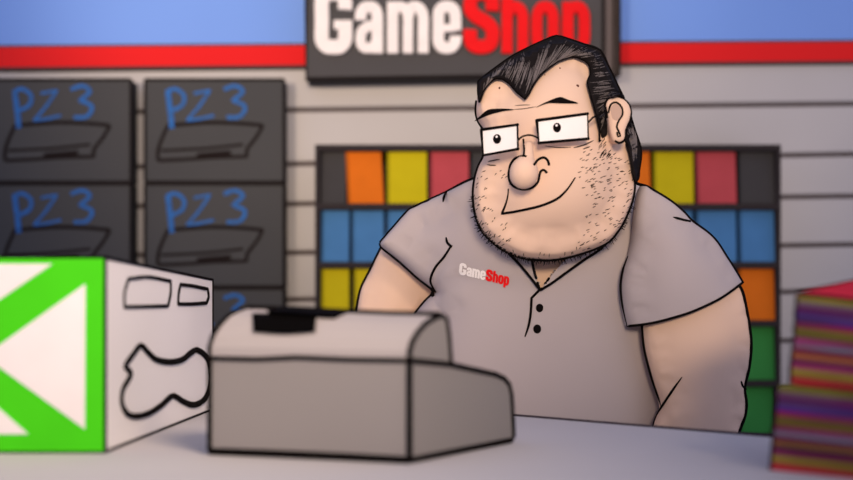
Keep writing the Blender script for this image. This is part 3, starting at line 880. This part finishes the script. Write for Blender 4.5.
# face drawing
g = G()
trace(g, b_body, [(508.3,188.7),(507.7,196.7),(505,206),(501.7,213.7),(501.7,213.7),(515,211.7),(540,206),(556.7,199),(566.7,190),(575.3,177.5)], 1.3, taper=(.5, .5))
g.make('mouth', INK, body, smooth=True)
g = G()
trace(g, b_body, [(523.3,139),(524.2,148),(523.7,156)], 1.1)
trace(g, b_body, [(526.5,156.5),(522.5,156),(515,158.5),(510,166),(508.8,178),(513,186),(523,189.5),(532.5,187.5),(538,181.7),(539.5,175),(541,171),(544,170),(547,173)], 1.25)
trace(g, b_body, [(533.7,165),(538.3,159.5),(544,157.5),(548,161),(549,165.5)], 1.3)
g.make('nose_outline', INK, body, smooth=True)
for pl in ([(474.7,121.3),(480,116),(488.3,109.7),(501.7,108.6),(514,109.6),(501.7,111.5),(488.3,115.2)], [(536.3,107.2),(546.7,101.7),(560,97),(568.3,99.7),(578.3,103.2),(563.3,103.4),(548.3,103.2)]):
    g = G(); patch(g, b_body, pl, lift=.0015, step=3, fallback=1.355); g.make('eyebrow', INK, body)
g = G()
for pl, r_ in (([(515,105.6),(523,105),(530,105)], .35), ([(514,109.4),(525,108.6),(536,106.6)], .4), ([(488,161.5),(493,160.5),(499.5,159.3)], .6), ([(487,164.6),(491,165.3),(496,165.3)], .6),
               ([(573.5,147.8),(584,145),(593.5,140.5)], .6), ([(583,149),(586,148),(590,146.5)], .6), ([(545,145.8),(558,147.6),(571,147.2)], .45)):
    trace(g, b_body, pl, r_, taper=(.4, .4))
g.make('wrinkles', SOFT_INK, body, smooth=True)['kind'] = 'stuff'
for (x, y, r_) in ((560, 68.3, .9), (577.5, 86, 1.6), (499.5, 88, 1.1), (545, 75, .7)):
    g = G(); c = hit(b_body, x, y, 1.3); g.ball(c, (r_ * c.y / F, .0008, r_ * c.y / F), 10, 6); g.make('mole', mat('mole', (96, 62, 54)), body, smooth=True)
# stubble
g = G(); rnd = random.Random(3)
face_poly = [(484,155),(478.5,166),(474.6,179),(473,195),(474.8,212),(481,229),(489,238),(500,247.5),(520,257),(540,260),(557,259.5),(577,255),(597,248),(610,240.5),(620,228),(626,216),(631,203),(633.5,190),(632.5,177),(630,160),(624,145)]
nst = 0
while nst < 270:
    x = rnd.uniform(473, 634); y = rnd.uniform(150, 258)
    if not inside(face_poly, [(x, y)])[0]: continue
    dl = abs(dist_to(face_poly[:19], [(x, y)])[0])
    left = x < 512 and 170 < y < 245; right = x > 578 and y > 150; chin = y > 236
    if not (left or right or chin): continue
    lim_ = 26 if left else (52 if right else 9)
    if dl > lim_ or rnd.random() < dl / lim_ * .95: continue
    if left: a = math.radians(rnd.uniform(110, 160))
    elif right: a = math.radians(rnd.uniform(-40, -10))
    else: a = math.radians(rnd.uniform(70, 110))
    L = rnd.uniform(2.0, 4.2)
    trace(g, b_body, [(x, y), (x + math.cos(a) * L / 2, y + math.sin(a) * L / 2 ), (x + math.cos(a) * L, y + math.sin(a) * L)], .36, fallback=1.33, taper=(1, .2), step=3, sides=4)
    nst += 1
out = sm(face_poly[3:18], 2.1)
for i in range(1, len(out) - 1):
    for _ in range(3):
        x, y = out[i]; nx, ny = -(out[i + 1][1] - out[i - 1][1]), (out[i + 1][0] - out[i - 1][0]); l = math.hypot(nx, ny); nx /= l; ny /= l
        if nx * (x - 553) + ny * (y - 190) < 0: nx, ny = -nx, -ny
        if x > 585 and rnd.random() < .45: continue
        s_ = rnd.uniform(-3.5, .5); L = rnd.uniform(3, 6.5); a = rnd.uniform(-.45, .45)
        dx, dy = nx * math.cos(a) - ny * math.sin(a), nx * math.sin(a) + ny * math.cos(a)
        x += rnd.uniform(-1, 1)
        g.tube([P(x + nx * s_, y + ny * s_, HDp - .006), P(x + nx * s_ + dx * L, y + ny * s_ + dy * L, HDp - .008)], [.0008, .00025], 4)
# tuft under the sideburn
for _ in range(20):
    x = rnd.uniform(601, 611); y = rnd.uniform(137, 153) + (x - 601) * .4
    trace(g, b_body, [(x, y), (x - 2, y + 2), (x - 3.5, y + 4.5)], .35, fallback=1.3, taper=(1, .2), step=3, sides=4)
tag(g.make('stubble', INK, body), kind='stuff')

# hair
HAIRM = mat('hair_black', (34, 31, 32), (24, 22, 23), scale=90)
pl = sm(hair_px, 2.5, True); hv, hf, hd = fill2d(pl, 5.0, rings=(1.2, 3.0))
g = G(); n = len(hv); fr = []; bk = []
for (x, y), d in zip(hv, hd):
    h = hit(b_body, x, y)
    hs = [hit(b_body, x + ox, y + oy) for ox, oy in ((0,0),(4,0),(-4,0),(0,4),(0,-4),(3,3),(-3,-3),(3,-3),(-3,3))]
    base = min([q.y for q in hs if q is not None and q.y < 1.42] + [HDp])
    if 600 < x < 634 and 96 < y < 146: base = max(base, 1.312) if x < 622 else max(base, 1.335)
    t = .004 + .012 * math.sqrt(min(1, d / 7))
    fr.append(P(x, y, base - t)); bk.append(P(x, y, base + (.02 if d > .01 else .004)))
g.v = fr + bk
ec = {}
for t in hf:
    g.f.append(t); g.f.append(tuple(n + i for i in reversed(t)))
    for i in range(3): ec[(t[i], t[(i + 1) % 3])] = 1
for (a, c) in list(ec):
    if (c, a) not in ec: g.f.append((a, n + a, n + c, c))
bpx = [(479,90),(477.5,80.8),(490,71),(511,56),(528,47),(543,40),(556,35),(580,42),(601,49.6),(612.5,73),(625,99),(635,128),(641.8,150),(640.5,167),(637,182),(600,190),(540,180),(495,150)]
gb_ = inflate(bpx, HDp + .012, .0, .125, .08, step=8, lines=4)
for i in range(len(gb_.v)):
    pass
g.add(gb_.v, gb_.f)
hair = g.make('hair', HAIRM, pr, smooth=False)
hg2 = G(); hg2.v = fr + bk; hg2.f = g.f[:len(hf) * 2]
b_hair = BVHTree.FromPolygons(fr, hf)
g = G()
trace(g, b_hair, [(479.3,102),(478,92),(478.3,81.3),(478.3,81.3),(490,71.8),(511,56.8),(528,47.8),(543,40.8),(556,35.8),(556,35.8),(562,36.8),(580,42.8),(600.5,50.3),(600.5,50.3),(606.4,62),(612,73),(618.4,87),(624,98)], 1.15, lift=.0004)
trace(g, b_hair, [(629.8,113),(634.2,128),(641,150),(639.7,167),(636.7,181)], 1.15, lift=.0004)
trace(g, b_hair, [(609.5,131),(607,136),(599.5,141),(599.5,141),(599.3,129),(595.4,112),(588,85.4),(587.5,81),(590.2,74),(589,65.2),(583,60),(574,57),(566.7,58),(557,62),(543,72.5),(535,82.5),(529,93.5),(525,99),(525,99),(516,91.5),(510,84.5),(503,79.5),(496.5,78.5),(491,81.5),(484.7,89),(480.4,99)], 1.0, lift=.0004)
g.make('hair_outline', INK, hair, smooth=True)
g = G()
inner = sm([(481,99),(485,89),(491,81),(496.5,78),(503,79),(510,84),(516,91),(525,98),(529,93),(535,82),(543,72),(557,61.5),(566.7,57.5),(574,56.5),(583,59.5),(589.5,65),(591,74),(588.5,82),(589,88),(592,98),(596,110),(599,120),(600,132)], 1.5)
outer = sm([(479.5,83),(490,72.5),(500,65),(511,57.5),(520,52.5),(528,48.5),(543,41.5),(556,37),(566,39),(580,44),(592,48),(600,51),(603,57),(606,63),(612,75),(618,88),(621,95),(616,96),(609,98),(606,103),(605,112)], 1.5)
def at_(c, t):
    x = max(0, min(1, t)) * (len(c) - 1); i = int(x); j = min(i + 1, len(c) - 1); k_ = x - i
    return (c[i][0] * (1 - k_) + c[j][0] * k_, c[i][1] * (1 - k_) + c[j][1] * k_)
for i in range(250):
    t = rnd.random(); skew = .05 if t < .6 else .02
    a = at_(inner, t); b = at_(outer, t + skew * rnd.uniform(.4, 1.2))
    s0 = rnd.uniform(0, .5); s1 = s0 + rnd.uniform(.3, .6); s1 = min(s1, .97); mid = (s0 + s1) / 2
    def on(s): return (a[0] * (1 - s) + b[0] * s + 1.0 * math.sin(3.1 * s), a[1] * (1 - s) + b[1] * s)
    if math.hypot(a[0] - b[0], a[1] - b[1]) < 4: continue
    trace(g, b_hair, [on(s0), on(mid), on(s1)], rnd.uniform(.17, .32), fallback=1.3, taper=(.2, .2), step=3, sides=4, lift=.0001)
for i in range(26):
    t = rnd.random(); x = 628 + 9 * t; y = 122 + rnd.uniform(0, 12); L = rnd.uniform(15, 36)
    trace(g, b_hair, [(x - 1, y), (x + 3 * (1 - t), y + L / 2), (x + 5 * (1 - t) , y + L)], rnd.uniform(.25, .4), fallback=1.33, taper=(.2, .2), step=4, sides=4, lift=.0001)
tag(g.make('hair_strands', mat('strand_grey', (128, 122, 122)), hair), kind='stuff')

# eyeglasses, with the eyes showing in them
gl = empty('eyeglasses', P(535, 132, 1.262)); gl.parent = pr; gl.matrix_parent_inverse = world(pr).inverted()
LL = [(481.3,129.7,1.285),(517.5,124.7,1.262),(518,149,1.262),(483.3,155.3,1.285)]
LR = [(536.7,120.5,1.257),(587.5,113.7,1.262),(588.3,138.7,1.262),(539,143,1.257)]
for q, (ex, ey) in ((LL, (497, 138.9)), (LR, (557, 127.6))):
    pts = [P(*c) for c in q]; bkp = [p + Vector((0, .004, 0)) for p in pts]
    ln_ = G().prism(pts, bkp).make('lens', mat('lens_white', (255, 255, 255)), gl)
    bq = bvh_of(ln_)
    g = G(); g.tube(pts + [pts[0]], 1.6 * 1.27 / F, 8)
    for p in pts: g.ball(p, 1.6 * 1.27 / F, 8, 6)
    g.make('rim', INK, gl, smooth=True)
    c = hit(bq, ex, ey, 1.27, .0005); g = G(); patch(g, bq, [(ex + 4.0 * math.cos(t_ / 20 * 6.2832), ey + 4.8 * math.sin(t_ / 20 * 6.2832)) for t_ in range(20)], lift=.0006, step=2, smoothed=False); g.make('pupil', INK, gl)
    c = hit(bq, ex - .3, ey - 2.2, 1.27, .0014); g = G(); patch(g, bq, [(ex - .4 + 1.1 * math.cos(t_ / 12 * 6.2832), ey - 2.2 + 1.2 * math.sin(t_ / 12 * 6.2832)) for t_ in range(12)], lift=.0014, step=2, smoothed=False); g.make('eye_glint', WHITE, gl)
g = G(); g.tube([P(x, y, 1.258) for x, y in sm([(518,140.5),(521.7,136.9),(528.3,135),(534,136),(538.5,138.5)], 2)], .95 * 1.27 / F, 8); g.make('bridge', INK, gl, smooth=True)
g = G(); g.tube([P(588, 122.5, 1.262), P(593, 117.5, 1.268), P(601.7, 113.3, 1.276), P(606, 110, 1.285)], .95 * 1.27 / F, 8); g.make('temple_arm', INK, gl, smooth=True)

# trousers and shoes, below the counter top
tg = G()
hx0 = P(545, 0, TD).x
tg.ball((hx0, TD, zp + .02), (.19, .105, .12), 24, 14)
for sx_ in (-1, 1):
    hx = hx0 + sx_ * .10
    tg.tube([(hx, TD, zp + .02), (hx + sx_ * .01, TD - .01, .52), (hx + sx_ * .015, TD + .01, .075)], [.1, .078, .062], 18)
remeshed(tg, 'trousers', mat('trouser_cloth', (54, 54, 66)), pr, .008)
for sx_ in (-1, 1):
    hx = hx0 + sx_ * .115; g = G()
    g.tube([(hx, TD + .06, .045), (hx, TD, .052), (hx + sx_ * .004, TD - .10, .045), (hx + sx_ * .006, TD - .17, .038), (hx + sx_ * .006, TD - .185, .036)], [.030, .044, .044, .034, .012], 16)
    g.box(hx - .042, hx + .048, TD - .17, TD + .075, 0.001, .02)
    remeshed(g, 'shoe', BLACK, pr, .005)
